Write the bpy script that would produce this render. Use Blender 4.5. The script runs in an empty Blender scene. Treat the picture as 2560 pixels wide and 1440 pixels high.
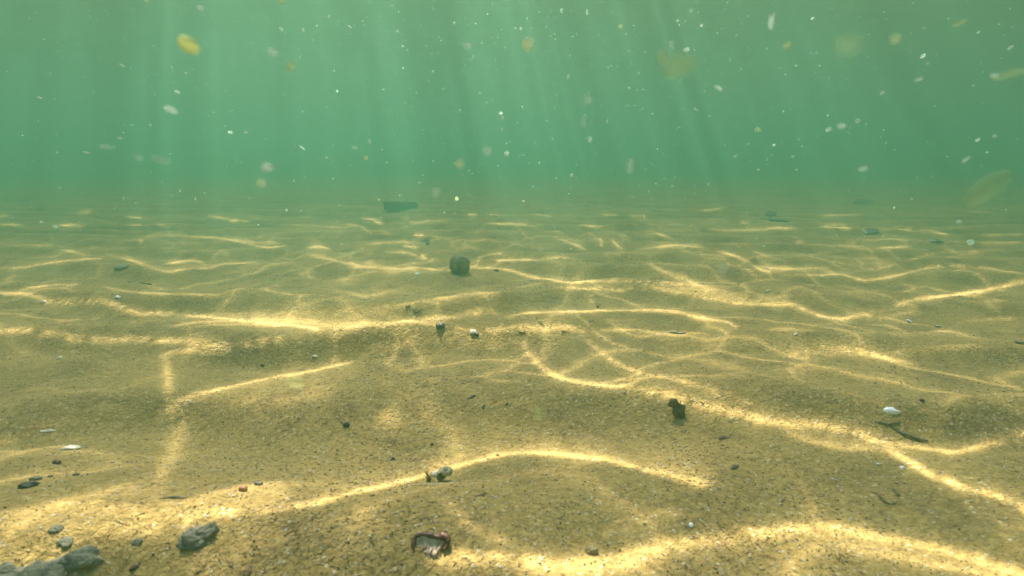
import bpy, bmesh, math, random
import numpy as np
from mathutils import Vector, Matrix

# ------------------------------------------------------------------ camera, world, sun, exposure
scene = bpy.context.scene
COL = scene.collection
CAM_Z = 0.25
F_PX = 1397.0                      # focal length in pixels of the 2560 px wide photograph
PITCH = math.atan((720 - 425) / F_PX)
cam_data = bpy.data.cameras.new("camera")
cam_data.sensor_width = 36.0
cam_data.lens = 36.0 * F_PX / 2560.0
cam_data.clip_start = 0.01
cam_data.clip_end = 300.0
cam = bpy.data.objects.new("camera", cam_data)
COL.objects.link(cam)
cam.location = (0, 0, CAM_Z)
cam.rotation_euler = (math.pi / 2 - PITCH, 0, 0)
scene.camera = cam
cam_data.dof.use_dof = True
cam_data.dof.focus_distance = 1.2
cam_data.dof.aperture_fstop = 13.0

SUN_EL = math.radians(60)
SUN_AZ = math.radians(-20)         # from +Y towards +X
SUN = np.array([math.cos(SUN_EL) * math.sin(SUN_AZ), math.cos(SUN_EL) * math.cos(SUN_AZ), math.sin(SUN_EL)])

world = bpy.data.worlds.new("World")
scene.world = world
world.use_nodes = True
wn = world.node_tree
wn.nodes.clear()
sky = wn.nodes.new("ShaderNodeTexSky")
sky.sky_type = 'NISHITA'
sky.sun_disc = False
sky.sun_elevation = SUN_EL
sky.sun_rotation = SUN_AZ
bg = wn.nodes.new("ShaderNodeBackground")
bg.inputs[1].default_value = 0.15
wo = wn.nodes.new("ShaderNodeOutputWorld")
wn.links.new(sky.outputs[0], bg.inputs[0])
wn.links.new(bg.outputs[0], wo.inputs[0])

sd = bpy.data.lights.new("sun", 'SUN')
sd.energy = 2.0
sd.angle = math.radians(0.35)
sd.color = (1.0, 0.94, 0.82)
sun = bpy.data.objects.new("sun", sd)
COL.objects.link(sun)
sun.rotation_euler = Vector(SUN).to_track_quat('Z', 'Y').to_euler()
sun.location = (0, 0, 5)

vs = scene.view_settings
vs.view_transform = 'Standard'
vs.look = 'None'
vs.gamma = 1.0
vs.use_curve_mapping = False
vs.exposure = 1.47

cy = scene.cycles
cy.use_denoising = True
try:
    cy.denoiser = 'OPENIMAGEDENOISE'
except Exception:
    pass
cy.use_adaptive_sampling = False
cy.max_bounces = 6
cy.diffuse_bounces = 2
cy.glossy_bounces = 2
cy.transmission_bounces = 4
cy.volume_bounces = 2
cy.transparent_max_bounces = 12
cy.sample_clamp_indirect = 3.0

WATER_Z = 0.85                     # height of the water surface over the sand
HAZE_DENSITY = 0.36

rng = np.random.default_rng(11)
random.seed(7)

# ------------------------------------------------------------------ numpy noise
_perm = rng.random((256, 256))

def vnoise(x, y, seed=0):
    x = np.asarray(x, float) + seed * 17.31
    y = np.asarray(y, float) + seed * 9.77
    xi = np.floor(x).astype(int); yi = np.floor(y).astype(int)
    fx = x - xi; fy = y - yi
    fx = fx * fx * fx * (fx * (fx * 6 - 15) + 10); fy = fy * fy * fy * (fy * (fy * 6 - 15) + 10)
    a = _perm[xi & 255, yi & 255]; b = _perm[(xi + 1) & 255, yi & 255]
    c = _perm[xi & 255, (yi + 1) & 255]; d = _perm[(xi + 1) & 255, (yi + 1) & 255]
    return (a * (1 - fx) + b * fx) * (1 - fy) + (c * (1 - fx) + d * fx) * fy - 0.5

def fbm(x, y, seed=0, octaves=3):
    s = 0; a = 1.0; f = 1.0
    for o in range(octaves):
        s = s + a * vnoise(x * f, y * f, seed + o * 3)
        a *= 0.5; f *= 2.03
    return s

# ------------------------------------------------------------------ the sea bed's height
MOUNDS = []                        # (x, y, rx, ry, angle, height), filled in below

def height(x, y):
    x = np.asarray(x, float); y = np.asarray(y, float)
    wx = fbm(x * 2.2, y * 2.2, 1) * 0.22
    wy = fbm(x * 1.5, y * 2.0, 5) * 0.26
    ph = 2 * math.pi * (y + wy + 0.12 * x) / 0.26
    r = 0.5 + 0.5 * np.sin(ph + 0.6 * np.sin(ph))
    amp = 0.012 + 0.012 * (fbm(x * 1.3, y * 1.3, 9, 2) + 0.3)
    h = amp * (r - 0.5) * 1.4
    h += 0.024 * fbm((x + wx) * 1.7, y * 2.9, 21, 3)
    far = np.maximum(0, y - 2.2)
    h += 0.20 * (1 - np.exp(-far * 0.15))          # the bottom shelves up gently in the distance
    h += 0.0060 * fbm((x + wx) * 12, y * 16, 31, 3)
    h += 0.0011 * fbm(x * 75, y * 75, 41, 2)
    for (mx, my, rx, ry, an, hh) in MOUNDS:
        c, s = math.cos(an), math.sin(an)
        u = ((x - mx) * c + (y - my) * s) / rx
        v = (-(x - mx) * s + (y - my) * c) / ry
        h += hh * np.exp(-(u * u + v * v))
    return h

def pix_dir(px, py):
    cx = (px - 1280.0) / F_PX
    cyy = -(py - 720.0) / F_PX
    # camera space (x right, y up, -z forward) rotated about X
    s, c = math.sin(PITCH), math.cos(PITCH)
    return np.array([cx, c + cyy * s, -s + cyy * c])

def at_ground(px, py):
    """The point of the sea bed seen at a pixel of the photograph."""
    d = pix_dir(px, py)
    d = d / d[1]
    ys = np.concatenate([np.arange(0.2, 3.0, 0.002), np.arange(3.0, 20.0, 0.01)])
    X = d[0] * ys; Z = CAM_Z + d[2] * ys
    H = height(X, ys)
    k = np.argmax(Z <= H)
    if Z[k] > H[k]:
        k = len(ys) - 1
    return Vector((X[k], ys[k], H[k]))

def in_water(px, py, dist):
    d = pix_dir(px, py)
    return Vector((d[0] * dist, d[1] * dist, CAM_Z + d[2] * dist))

def project(X, Y, Z):
    s, c = math.sin(PITCH), math.cos(PITCH)
    dz = Z - CAM_Z
    fwd = Y * c - dz * s
    up = Y * s + dz * c
    fwd_ = np.where(fwd > 0.02, fwd, 0.02)
    px = 1280 + F_PX * X / fwd_
    py = 720 - F_PX * up / fwd_
    return px, py, fwd > 0.05

for (px, py, rx, ry, an, hh) in [
    (1120, 850, 0.22, 0.12, 0.1, 0.012), (150, 1330, 0.16, 0.06, 0.35, 0.014),
    (1200, 1290, 0.13, 0.05, 0.1, 0.008), (1400, 960, 0.10, 0.07, 0.0, -0.008),
    (2150, 940, 0.2, 0.08, -0.1, 0.01), (1700, 860, 0.2, 0.1, 0, -0.005),
    (270, 880, 0.2, 0.07, 0, 0.012), (1500, 1200, 0.12, 0.06, -0.1, 0.007), (2250, 1180, 0.14, 0.07, -0.4, 0.008)]:
    d = pix_dir(px, py); t = -CAM_Z / d[2]
    MOUNDS.append((d[0] * t, d[1] * t, rx, ry, an, hh))

# ------------------------------------------------------------------ node helpers
def new_mat(name):
    m = bpy.data.materials.new(name)
    m.use_nodes = True
    m.node_tree.nodes.clear()
    return m, m.node_tree

def N(nt, kind, **kw):
    n = nt.nodes.new(kind)
    for k, v in kw.items():
        if k.startswith("i_"):
            n.inputs[k[2:].replace("_", " ")].default_value = v
        else:
            setattr(n, k, v)
    return n

def L(nt, a, b):
    nt.links.new(a, b)

def math_node(nt, op, a, b=None, clamp=False):
    n = nt.nodes.new("ShaderNodeMath"); n.operation = op; n.use_clamp = clamp
    for i, v in enumerate((a, b)):
        if v is None: continue
        if isinstance(v, (int, float)): n.inputs[i].default_value = v
        else: nt.links.new(v, n.inputs[i])
    return n.outputs[0]

def ramp(nt, fac, stops):
    r = nt.nodes.new("ShaderNodeValToRGB")
    el = r.color_ramp.elements
    while len(el) < len(stops): el.new(0.5)
    for e, (p, c) in zip(el, stops):
        e.position = p
        e.color = (c[0], c[1], c[2], 1) if isinstance(c, tuple) else (c, c, c, 1)
    nt.links.new(fac, r.inputs[0])
    return r.outputs[0]

def mix(nt, fac, a, b, mode='MIX'):
    m = nt.nodes.new("ShaderNodeMix"); m.data_type = 'RGBA'; m.blend_type = mode
    for sock, v in ((m.inputs[0], fac), (m.inputs[6], a), (m.inputs[7], b)):
        if isinstance(v, (int, float)): sock.default_value = v
        elif isinstance(v, tuple): sock.default_value = (v[0], v[1], v[2], 1)
        else: nt.links.new(v, sock)
    return m.outputs[2]

def simple_mat(name, c1, c2, scale=300.0, rough=0.7, bump=0.5, bump_d=0.001, spots=None):
    """A mottled mineral or organic surface."""
    m, nt = new_mat(name)
    tc = N(nt, "ShaderNodeTexCoord")
    n1 = N(nt, "ShaderNodeTexNoise", i_Scale=scale, i_Detail=5.0, i_Roughness=0.65)
    L(nt, tc.outputs["Object"], n1.inputs["Vector"])
    col = mix(nt, ramp(nt, n1.outputs[0], [(0.35, 0.0), (0.65, 1.0)]), c1, c2)
    if spots:
        v = N(nt, "ShaderNodeTexVoronoi", i_Scale=scale * 2.2)
        L(nt, tc.outputs["Object"], v.inputs["Vector"])
        col = mix(nt, ramp(nt, v.outputs["Distance"], [(0.15, 1.0), (0.3, 0.0)]), col, spots)
    n2 = N(nt, "ShaderNodeTexNoise", i_Scale=scale * 2.5, i_Detail=4.0)
    L(nt, tc.outputs["Object"], n2.inputs["Vector"])
    b = N(nt, "ShaderNodeBump", i_Strength=bump, i_Distance=bump_d)
    L(nt, n2.outputs[0], b.inputs["Height"])
    p = N(nt, "ShaderNodeBsdfPrincipled", i_Roughness=rough)
    L(nt, col, p.inputs["Base Color"]); L(nt, b.outputs[0], p.inputs["Normal"])
    o = N(nt, "ShaderNodeOutputMaterial")
    L(nt, p.outputs[0], o.inputs[0])
    return m

# ------------------------------------------------------------------ object helpers
def props(o, label=None, cat=None, group=None, kind=None):
    if label: o["label"] = label
    if cat: o["category"] = cat
    if group: o["group"] = group
    if kind: o["kind"] = kind
    return o

def obj_from(name, verts, faces, mat, parent=None, smooth=True):
    me = bpy.data.meshes.new(name)
    me.from_pydata([tuple(v) for v in verts], [], [tuple(f) for f in faces])
    me.update()
    if smooth: me.polygons.foreach_set("use_smooth", [True] * len(me.polygons))
    me.materials.append(mat)
    o = bpy.data.objects.new(name, me)
    COL.objects.link(o)
    if parent: o.parent = parent
    return o

def grid_object(name, xs, ys, zfun, mat):
    nx, ny = len(xs), len(ys)
    X, Y = np.meshgrid(xs, ys)
    Z = zfun(X, Y)
    co = np.stack([X, Y, Z], -1).reshape(-1, 3).astype(np.float32)
    idx = np.arange(nx * ny).reshape(ny, nx)
    f = np.stack([idx[:-1, :-1], idx[:-1, 1:], idx[1:, 1:], idx[1:, :-1]], -1).reshape(-1, 4)
    me = bpy.data.meshes.new(name)
    me.vertices.add(len(co)); me.vertices.foreach_set("co", co.ravel())
    me.loops.add(f.size); me.loops.foreach_set("vertex_index", f.ravel().astype(np.int32))
    me.polygons.add(len(f))
    me.polygons.foreach_set("loop_start", np.arange(0, f.size, 4, dtype=np.int32))
    me.polygons.foreach_set("loop_total", np.full(len(f), 4, dtype=np.int32))
    me.polygons.foreach_set("use_smooth", np.ones(len(f), dtype=bool))
    me.update(calc_edges=True)
    me.materials.append(mat)
    o = bpy.data.objects.new(name, me)
    COL.objects.link(o)
    return o, X, Y, Z

def spaced(lo, hi, fine, c0, c1, growth=1.03):
    """Coordinates: step `fine` between c0 and c1, growing outside to lo and hi."""
    mid = list(np.arange(c0, c1, fine))
    a = []; s = fine; p = c0
    while p > lo:
        s *= growth; p -= s; a.append(max(p, lo))
    b = []; s = fine; p = mid[-1]
    while p < hi:
        s *= growth; p += s; b.append(min(p, hi))
    return np.array(a[::-1] + mid + b)

# ------------------------------------------------------------------ sand material
def sand_material():
    m, nt = new_mat("sand")
    tc = N(nt, "ShaderNodeTexCoord")
    P = tc.outputs["Object"]
    def noise(scale, detail=4.0, rough=0.6, dist=0.0, stretch=None):
        n = N(nt, "ShaderNodeTexNoise", i_Scale=scale, i_Detail=detail, i_Roughness=rough, i_Distortion=dist)
        if stretch:
            mp = N(nt, "ShaderNodeMapping"); mp.inputs["Scale"].default_value = stretch
            L(nt, P, mp.inputs["Vector"]); L(nt, mp.outputs[0], n.inputs["Vector"])
        else:
            L(nt, P, n.inputs["Vector"])
        return n.outputs[0]
    big = noise(7.0, 3.0)
    col = mix(nt, ramp(nt, big, [(0.38, 0.0), (0.62, 1.0)]), (0.42, 0.285, 0.085), (0.50, 0.33, 0.10))
    # darker patches of mixed organic matter
    patch = ramp(nt, noise(11.0, 4.0, 0.62, 0.4), [(0.50, 0.0), (0.66, 1.0)])
    col = mix(nt, math_node(nt, 'MULTIPLY', patch, 0.75), col, (0.22, 0.145, 0.05))
    # short worm-like dark flecks: grain-lump shading painted into the colour, dense inside the patches
    fl = noise(150.0, 2.5, 0.55, 1.6, (1.0, 1.35, 1.0))
    band = ramp(nt, fl, [(0.375, 1.0), (0.41, 0.0)])
    dens = math_node(nt, 'ADD', math_node(nt, 'MULTIPLY', patch, 0.55), 0.22)
    col = mix(nt, math_node(nt, 'MULTIPLY', band, dens), col, (0.15, 0.105, 0.05))
    # pale grains
    v1 = N(nt, "ShaderNodeTexVoronoi", i_Scale=330.0)
    L(nt, P, v1.inputs["Vector"])
    rnd = N(nt, "ShaderNodeSeparateColor"); L(nt, v1.outputs["Color"], rnd.inputs[0])
    pale = math_node(nt, 'MULTIPLY', ramp(nt, v1.outputs["Distance"], [(0.28, 1.0), (0.45, 0.0)]),
                     ramp(nt, rnd.outputs[0], [(0.90, 0.0), (0.91, 1.0)]))
    col = mix(nt, math_node(nt, 'MULTIPLY', pale, 0.8), col, (0.72, 0.68, 0.52))
    darkg = math_node(nt, 'MULTIPLY', ramp(nt, v1.outputs["Distance"], [(0.25, 1.0), (0.42, 0.0)]),
                      ramp(nt, rnd.outputs[1], [(0.93, 0.0), (0.94, 1.0)]))
    col = mix(nt, math_node(nt, 'MULTIPLY', darkg, 0.8), col, (0.09, 0.06, 0.035))
    # per-grain tone
    col = mix(nt, 0.35, col, ramp(nt, rnd.outputs[2], [(0.0, (0.24, 0.155, 0.05)), (1.0, (0.60, 0.43, 0.17))]))
    # bump
    h = math_node(nt, 'MULTIPLY', v1.outputs["Distance"], -0.35)
    h = math_node(nt, 'ADD', h, math_node(nt, 'MULTIPLY', noise(110.0, 5.0, 0.65, 0.8), 2.6))
    h = math_node(nt, 'SUBTRACT', h, math_node(nt, 'MULTIPLY', band, 0.35))
    b = N(nt, "ShaderNodeBump", i_Strength=0.85, i_Distance=0.0024)
    L(nt, h, b.inputs["Height"])
    p = N(nt, "ShaderNodeBsdfPrincipled", i_Roughness=0.9)
    p.inputs["Specular IOR Level"].default_value = 0.15
    L(nt, col, p.inputs["Base Color"]); L(nt, b.outputs[0], p.inputs["Normal"])
    o = N(nt, "ShaderNodeOutputMaterial"); L(nt, p.outputs[0], o.inputs[0])
    return m

SAND = sand_material()
gx = spaced(-30, 30, 0.0045, -1.0, 1.0, 1.0085)
gy = spaced(-30, 30, 0.0030, 0.22, 1.6, 1.0075)
gy = gy[np.concatenate([[True], np.diff(gy) > 1e-6])]; gx = gx[np.concatenate([[True], np.diff(gx) > 1e-6])]
ground, _, _, _ = grid_object("sandy_seabed", gx, gy, height, SAND)
props(ground, kind="structure", label="rippled ochre sand sea bed crossed by bright sunlight lines")
print("ground grid", len(gx), len(gy))

# ------------------------------------------------------------------ sunlight pattern painted into the flat water sheet's focus: traced bright lines (pixels of the photograph)
# (points, half width, strength, tail towards the top (+) or bottom (-) in px, tail strength)
LINES = [
 # bottom band
 ([(1060,1395),(1112,1390),(1206,1396),(1300,1392),(1380,1402),(1456,1400),(1530,1394),(1600,1380),(1712,1356),(1825,1341),(1975,1324),(2050,1320),(2130,1328),(2200,1343),(2312,1366),(2425,1395),(2560,1438),(2640,1462)], 13, .95, -34, .35),
 ([(1284,1410),(1400,1425),(1520,1420),(1620,1400)], 26, .8, -20, .3),
 ([(2080,1345),(2125,1369),(2220,1388),(2312,1406),(2462,1436),(2560,1460)], 9, .5, 20, .3),
 # long line through the shell
 ([(-60,1432),(0,1419),(80,1404),(156,1392),(266,1356),(344,1337),(453,1304),(500,1288),(656,1275),(800,1254),(909,1225),(1019,1200),(1081,1182),(1175,1156),(1237,1139),(1316,1130),(1394,1135),(1487,1145),(1550,1157),(1600,1171),(1656,1181),(1712,1196),(1787,1219)], 7.5, .95, 34, .28),
 ([(1280,1134),(1316,1130),(1394,1135),(1487,1146),(1530,1154)], 8, .55, 8, .2),
 ([(-40,1292),(0,1287),(125,1262),(219,1258),(312,1268),(437,1262),(520,1240),(594,1222),(719,1203)], 10, .38, -60, .32),
 ([(60,1350),(180,1330),(320,1310),(440,1285)], 24, .3, 0, 0),
 # curve on the right
 ([(1590,975),(1640,983),(1675,990),(1769,1016),(1881,1042),(1956,1057),(2050,1065),(2125,1077),(2200,1108),(2237,1131),(2275,1157),(2331,1187),(2406,1217),(2500,1243),(2560,1273),(2640,1310)], 9, .9, 20, .25),
 ([(1740,1006),(1881,1044),(1980,1062)], 13, .5, 0, 0),
 ([(1600,934),(1675,945),(1722,958),(1769,975),(1840,997),(1900,1020)], 5, .5, 8, .2),
 ([(1937,1069),(2012,1099),(2106,1121),(2181,1125),(2240,1132)], 6, .35, 22, .3),
 ([(2150,1082),(2215,1104),(2312,1121),(2387,1130),(2462,1112),(2560,1089),(2640,1060)], 9, .5, 12, .2),
 # loop in the middle
 ([(1300,838),(1320,880),(1350,915),(1400,945),(1480,960),(1560,965),(1610,943)], 6.5, .6, 12, .2),
 ([(1340,905),(1400,942),(1480,957),(1540,962)], 7, .35, 0, 0),
 ([(1450,828),(1480,860),(1530,900),(1590,930),(1640,946)], 5, .45, 5, .1),
 ([(1560,965),(1600,972),(1640,984)], 6, .45, 0, 0),
 # y about 820, centre
 ([(940,782),(962,788),(1003,803),(1056,797),(1134,792),(1197,779),(1244,772)], 5.5, .85, 6, .3),
 ([(1003,803),(1087,810),(1150,828),(1212,832),(1275,823),(1369,823),(1431,821),(1469,838)], 7, .8, 6, .2),
 ([(1330,824),(1390,820),(1445,822)], 9, .6, 0, 0),
 ([(1269,794),(1306,784),(1369,781),(1478,778),(1500,777),(1603,775),(1686,779),(1748,794),(1810,804),(1852,820)], 4.5, .6, 5, .2),
 ([(1700,782),(1748,794),(1810,805)], 5, .4, 0, 0),
 ([(1431,822),(1500,825),(1583,825),(1665,834),(1769,832)], 4.5, .5, 4, .1),
 # left side
 ([(-60,826),(0,828),(57,827),(153,840),(229,849),(344,850),(458,853),(508,862),(535,867),(611,861),(688,848),(750,842)], 5.5, .95, 5, .2),
 ([(480,850),(535,865),(580,862)], 7, .5, 0, 0),
 ([(-60,728),(0,732),(57,734),(95,742),(134,755),(229,752),(275,757),(344,782),(401,782),(497,791),(592,799),(668,809),(764,817),(821,832),(900,829),(960,815),(1003,803)], 5.5, .85, 6, .25),
 ([(600,798),(700,800),(800,806),(880,812),(960,806)], 16, .5, 0, 0),
 ([(516,787),(688,783),(800,780),(900,776),(1009,762),(1056,756),(1119,744),(1181,732),(1259,733)], 5, .42, -12, .3),
 ([(1000,764),(1040,758),(1080,751)], 4.5, .4, 0, 0),
 ([(420,817),(497,805),(611,801)], 4, .5, 0, 0),
 ([(38,727),(115,714),(202,710)], 3.5, .6, -8, .2),
 ([(248,714),(306,727),(420,735),(554,738)], 3.2, .5, 0, 0),
 ([(393,893),(439,879),(516,871),(611,862)], 5, .7, 0, 0),
 ([(401,889),(416,908),(420,966),(424,1002)], 11, .55, 0, 0),
 ([(400,1034),(458,996),(535,977),(649,950),(764,931),(900,900)], 5, .62, -30, .2),
 ([(405,1028),(470,994),(560,972)], 7, .4, 0, 0),
 ([(424,1000),(450,1060),(430,1130),(400,1200),(410,1250)], 26, .22, 0, 0),
 # mound and soft patches
 ([(900,890),(960,862),(1050,846),(1130,850),(1230,860),(1300,850)], 20, .30, 0, 0),
 ([(940,1030),(980,1050),(1010,1060)], 34, .25, 0, 0),
 ([(560,1000),(700,1000),(850,960)], 30, .13, 0, 0),
 ([(1100,1235),(1150,1290),(1200,1330),(1290,1362)], 14, .33, 0, 0),
 ([(880,1245),(920,1290),(970,1335)], 13, .26, 0, 0),
 ([(1100,1120),(1150,1140),(1060,1180)], 22, .2, 0, 0),
 ([(1500,1340),(1620,1290),(1750,1290)], 22, .12, 0, 0),
 # y about 700 to 790, right half
 ([(1380,719),(1412,719),(1500,723),(1550,725),(1624,719),(1707,732),(1790,748),(1873,760),(1976,761),(2009,773),(2051,790),(2100,797),(2163,786),(2225,774)], 4.8, .8, 6, .3),
 ([(2225,774),(2287,748),(2370,740),(2452,727),(2560,704),(2640,690)], 5.5, .85, 4, .2),
 ([(1175,664),(1212,669),(1275,676),(1322,691),(1369,698),(1416,706),(1500,703),(1624,706),(1707,710),(1769,720),(1852,742),(1900,760)], 4, .7, 3, .1),
 ([(1616,657),(1666,682),(1715,698),(1748,716),(1800,735)], 9, .48, 0, 0),
 ([(1640,712),(1720,722),(1800,740),(1860,752)], 9, .38, 0, 0),
 ([(1870,760),(1930,744),(1985,740)], 3, .35, 0, 0),
 ([(1900,762),(1950,758),(1995,764)], 5, .4, 0, 0),
 # y about 620 to 690, right half
 ([(1595,624),(1686,614),(1748,619),(1810,632),(1852,647),(1893,669),(1947,686),(2038,688),(2100,686),(2163,700),(2245,688),(2328,669),(2390,665),(2494,674),(2560,687)], 3.6, .62, 4, .2),
 ([(1790,628),(1840,640),(1880,660)], 5, .4, 0, 0),
 ([(1893,664),(1976,672),(2047,670),(2080,682)], 8, .38, 0, 0),
 ([(2047,663),(2090,682)], 4, .4, 0, 0),
 ([(2129,678),(2225,665),(2307,640),(2382,628),(2494,638)], 3, .35, 0, 0),
 ([(1690,628),(1790,631)], 3, .4, 0, 0),
 ([(1850,600),(1890,630),(1960,652)], 4, .22, 0, 0),
 ([(1914,827),(1955,823),(2038,826)], 4, .4, 0, 0),
 ([(2158,812),(2225,816),(2278,837)], 4, .3, 0, 0),
 ([(2307,831),(2349,827),(2390,831),(2452,848)], 4, .42, 0, 0),
 ([(1960,895),(1989,885),(2059,871),(2121,875),(2183,888),(2245,902),(2290,912)], 6, .6, 10, .3),
 ([(2140,878),(2190,889),(2240,900)], 8, .4, 0, 0),
 ([(2200,885),(2300,876),(2400,868),(2480,868)], 10, .22, 0, 0),
 ([(2400,806),(2452,800),(2560,795)], 4, .25, 0, 0),
 ([(1660,880),(1760,900),(1880,930)], 18, .10, 0, 0),
 # around the round stone
 ([(1187,647),(1228,636),(1262,634)], 3.6, .6, 0, 0),
 ([(1253,650),(1306,648),(1353,648),(1400,644),(1447,650),(1472,654)], 4, .7, 3, .2),
 ([(1230,648),(1300,652)], 6, .45, 0, 0),
 ([(-40,672),(0,670),(57,668),(134,656),(225,647),(262,646)], 3.6, .6, 0, 0),
 ([(145,622),(222,638)], 3.2, .7, 0, 0),
 ([(267,637),(325,649),(363,664),(413,679),(458,673),(516,670),(573,660),(649,656)], 3.4, .55, 5, .3),
 ([(401,664),(458,652),(497,654),(520,668)], 4.5, .5, 0, 0),
 ([(764,635),(840,652),(900,664),(950,672)], 3.6, .6, 0, 0),
 ([(860,668),(920,668),(994,672),(1044,669),(1087,674),(1125,668)], 3.4, .6, 0, 0),
 ([(0,612),(134,614),(160,620)], 3, .3, 0, 0),
 ([(329,599),(401,587),(478,591),(554,596),(611,607),(668,618),(726,612)], 3, .6, 3, .2),
 ([(352,596),(354,612)], 5, .55, 0, 0),
 ([(560,597),(640,606),(720,608)], 5, .3, 0, 0),
 ([(764,620),(800,618),(828,624)], 6, .45, 0, 0),
 ([(962,628),(1025,634),(1056,650)], 3.6, .65, 0, 0),
 ([(1052,636),(1066,652)], 7, .7, 0, 0),
 ([(900,612),(980,606),(1056,606)], 3, .5, 0, 0),
 ([(1000,616),(1050,620)], 5, .5, 0, 0),
 ([(1391,594),(1431,609),(1475,631)], 3.6, .62, 0, 0),
 ([(1500,592),(1505,622)], 4, .45, 0, 0), ([(1525,595),(1558,628)], 4, .6, 0, 0),
 ([(1583,572),(1632,580),(1690,601)], 3, .5, 0, 0),
 ([(1583,571),(1653,558)], 2.6, .35, 0, 0),
 # far streaks
 ([(190,530),(237,530)], 3.4, .9, 0, 0), ([(313,543),(360,545)], 3.2, .85, 0, 0),
 ([(145,563),(214,566)], 3.2, .9, 0, 0), ([(-30,539),(27,541)], 3.2, .7, 0, 0),
 ([(-30,562),(57,561)], 3, .7, 0, 0), ([(313,561),(355,561)], 3, .7, 0, 0),
 ([(372,558),(398,560),(430,578)], 3, .7, 0, 0),
 ([(516,538),(588,551),(642,555)], 2.8, .7, 0, 0), ([(570,552),(600,551)], 4, .7, 0, 0),
 ([(700,560),(790,565),(900,570)], 2.8, .3, 0, 0),
 ([(860,560),(900,566),(920,578)], 3.6, .6, 0, 0),
 ([(900,544),(944,553),(962,575)], 3, .65, 0, 0), ([(930,552),(956,556)], 5, .6, 0, 0),
 ([(997,541),(1034,556),(1072,553),(1125,552)], 2.8, .6, 0, 0),
 ([(1212,534),(1275,542)], 2.6, .6, 0, 0), ([(1165,536),(1195,538)], 3, .6, 0, 0),
 ([(1212,559),(1290,561),(1350,568)], 3.6, .75, 0, 0),
 ([(1450,562),(1500,569),(1550,570)], 3.4, .7, 0, 0),
 ([(1031,587),(1062,588)], 3.4, .85, 0, 0), ([(1330,536),(1380,540)], 3, .55, 0, 0),
 ([(1769,572),(1810,575),(1893,575),(1947,570),(2018,574)], 3, .65, 0, 0),
 ([(1920,570),(1990,572)], 4, .5, 0, 0),
 ([(2042,568),(2080,562),(2142,574),(2307,575),(2403,596)], 3, .6, 0, 0),
 ([(2050,564),(2100,568),(2140,574)], 5, .6, 0, 0),
 ([(2187,620),(2287,616)], 2.8, .75, 0, 0), ([(2038,611),(2171,617)], 2.6, .4, 0, 0),
 ([(2120,606),(2237,597),(2303,612)], 2.6, .4, 0, 0), ([(1984,604),(2018,604)], 2.8, .55, 0, 0),
 ([(1566,539),(1624,547)], 2.6, .6, 0, 0), ([(1500,536),(1550,538)], 2.6, .5, 0, 0),
 ([(1844,556),(1880,558)], 2.6, .6, 0, 0), ([(2038,539),(2163,537)], 2.4, .5, 0, 0),
 ([(1732,529),(1780,524),(1831,514)], 2.2, .5, 0, 0), ([(2204,493),(2278,489)], 3, .8, 0, 0),
 ([(2130,505),(2200,508)], 2.2, .4, 0, 0), ([(20,505),(60,508)], 3, .6, 0, 0),
 ([(740,537),(780,546)], 2.6, .5, 0, 0), ([(2340,526),(2480,530)], 2.4, .3, 0, 0),
 ([(2450,590),(2560,586)], 3, .4, 0, 0), ([(2440,604),(2560,606)], 4, .3, 0, 0),
 ([(330,575),(350,590)], 4, .4, 0, 0),
]

def smooth_line(pts, step=4.0):
    p = np.array(pts, float)
    if len(p) > 2:
        q = np.vstack([2 * p[0] - p[1], p, 2 * p[-1] - p[-2]])
        out = []
        for i in range(1, len(q) - 2):
            n = max(2, int(np.hypot(*(q[i + 1] - q[i])) / step))
            t = np.linspace(0, 1, n, endpoint=False)[:, None]
            out.append(0.5 * ((2 * q[i]) + (-q[i - 1] + q[i + 1]) * t + (2 * q[i - 1] - 5 * q[i] + 4 * q[i + 1] - q[i + 2]) * t ** 2
                              + (-q[i - 1] + 3 * q[i] - 3 * q[i + 1] + q[i + 2]) * t ** 3))
        out.append(p[-1:])
        return np.vstack(out)
    n = max(3, int(np.hypot(*(p[1] - p[0])) / step))
    t = np.linspace(0, 1, n)[:, None]
    return p[0] * (1 - t) + p[1] * t

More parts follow.
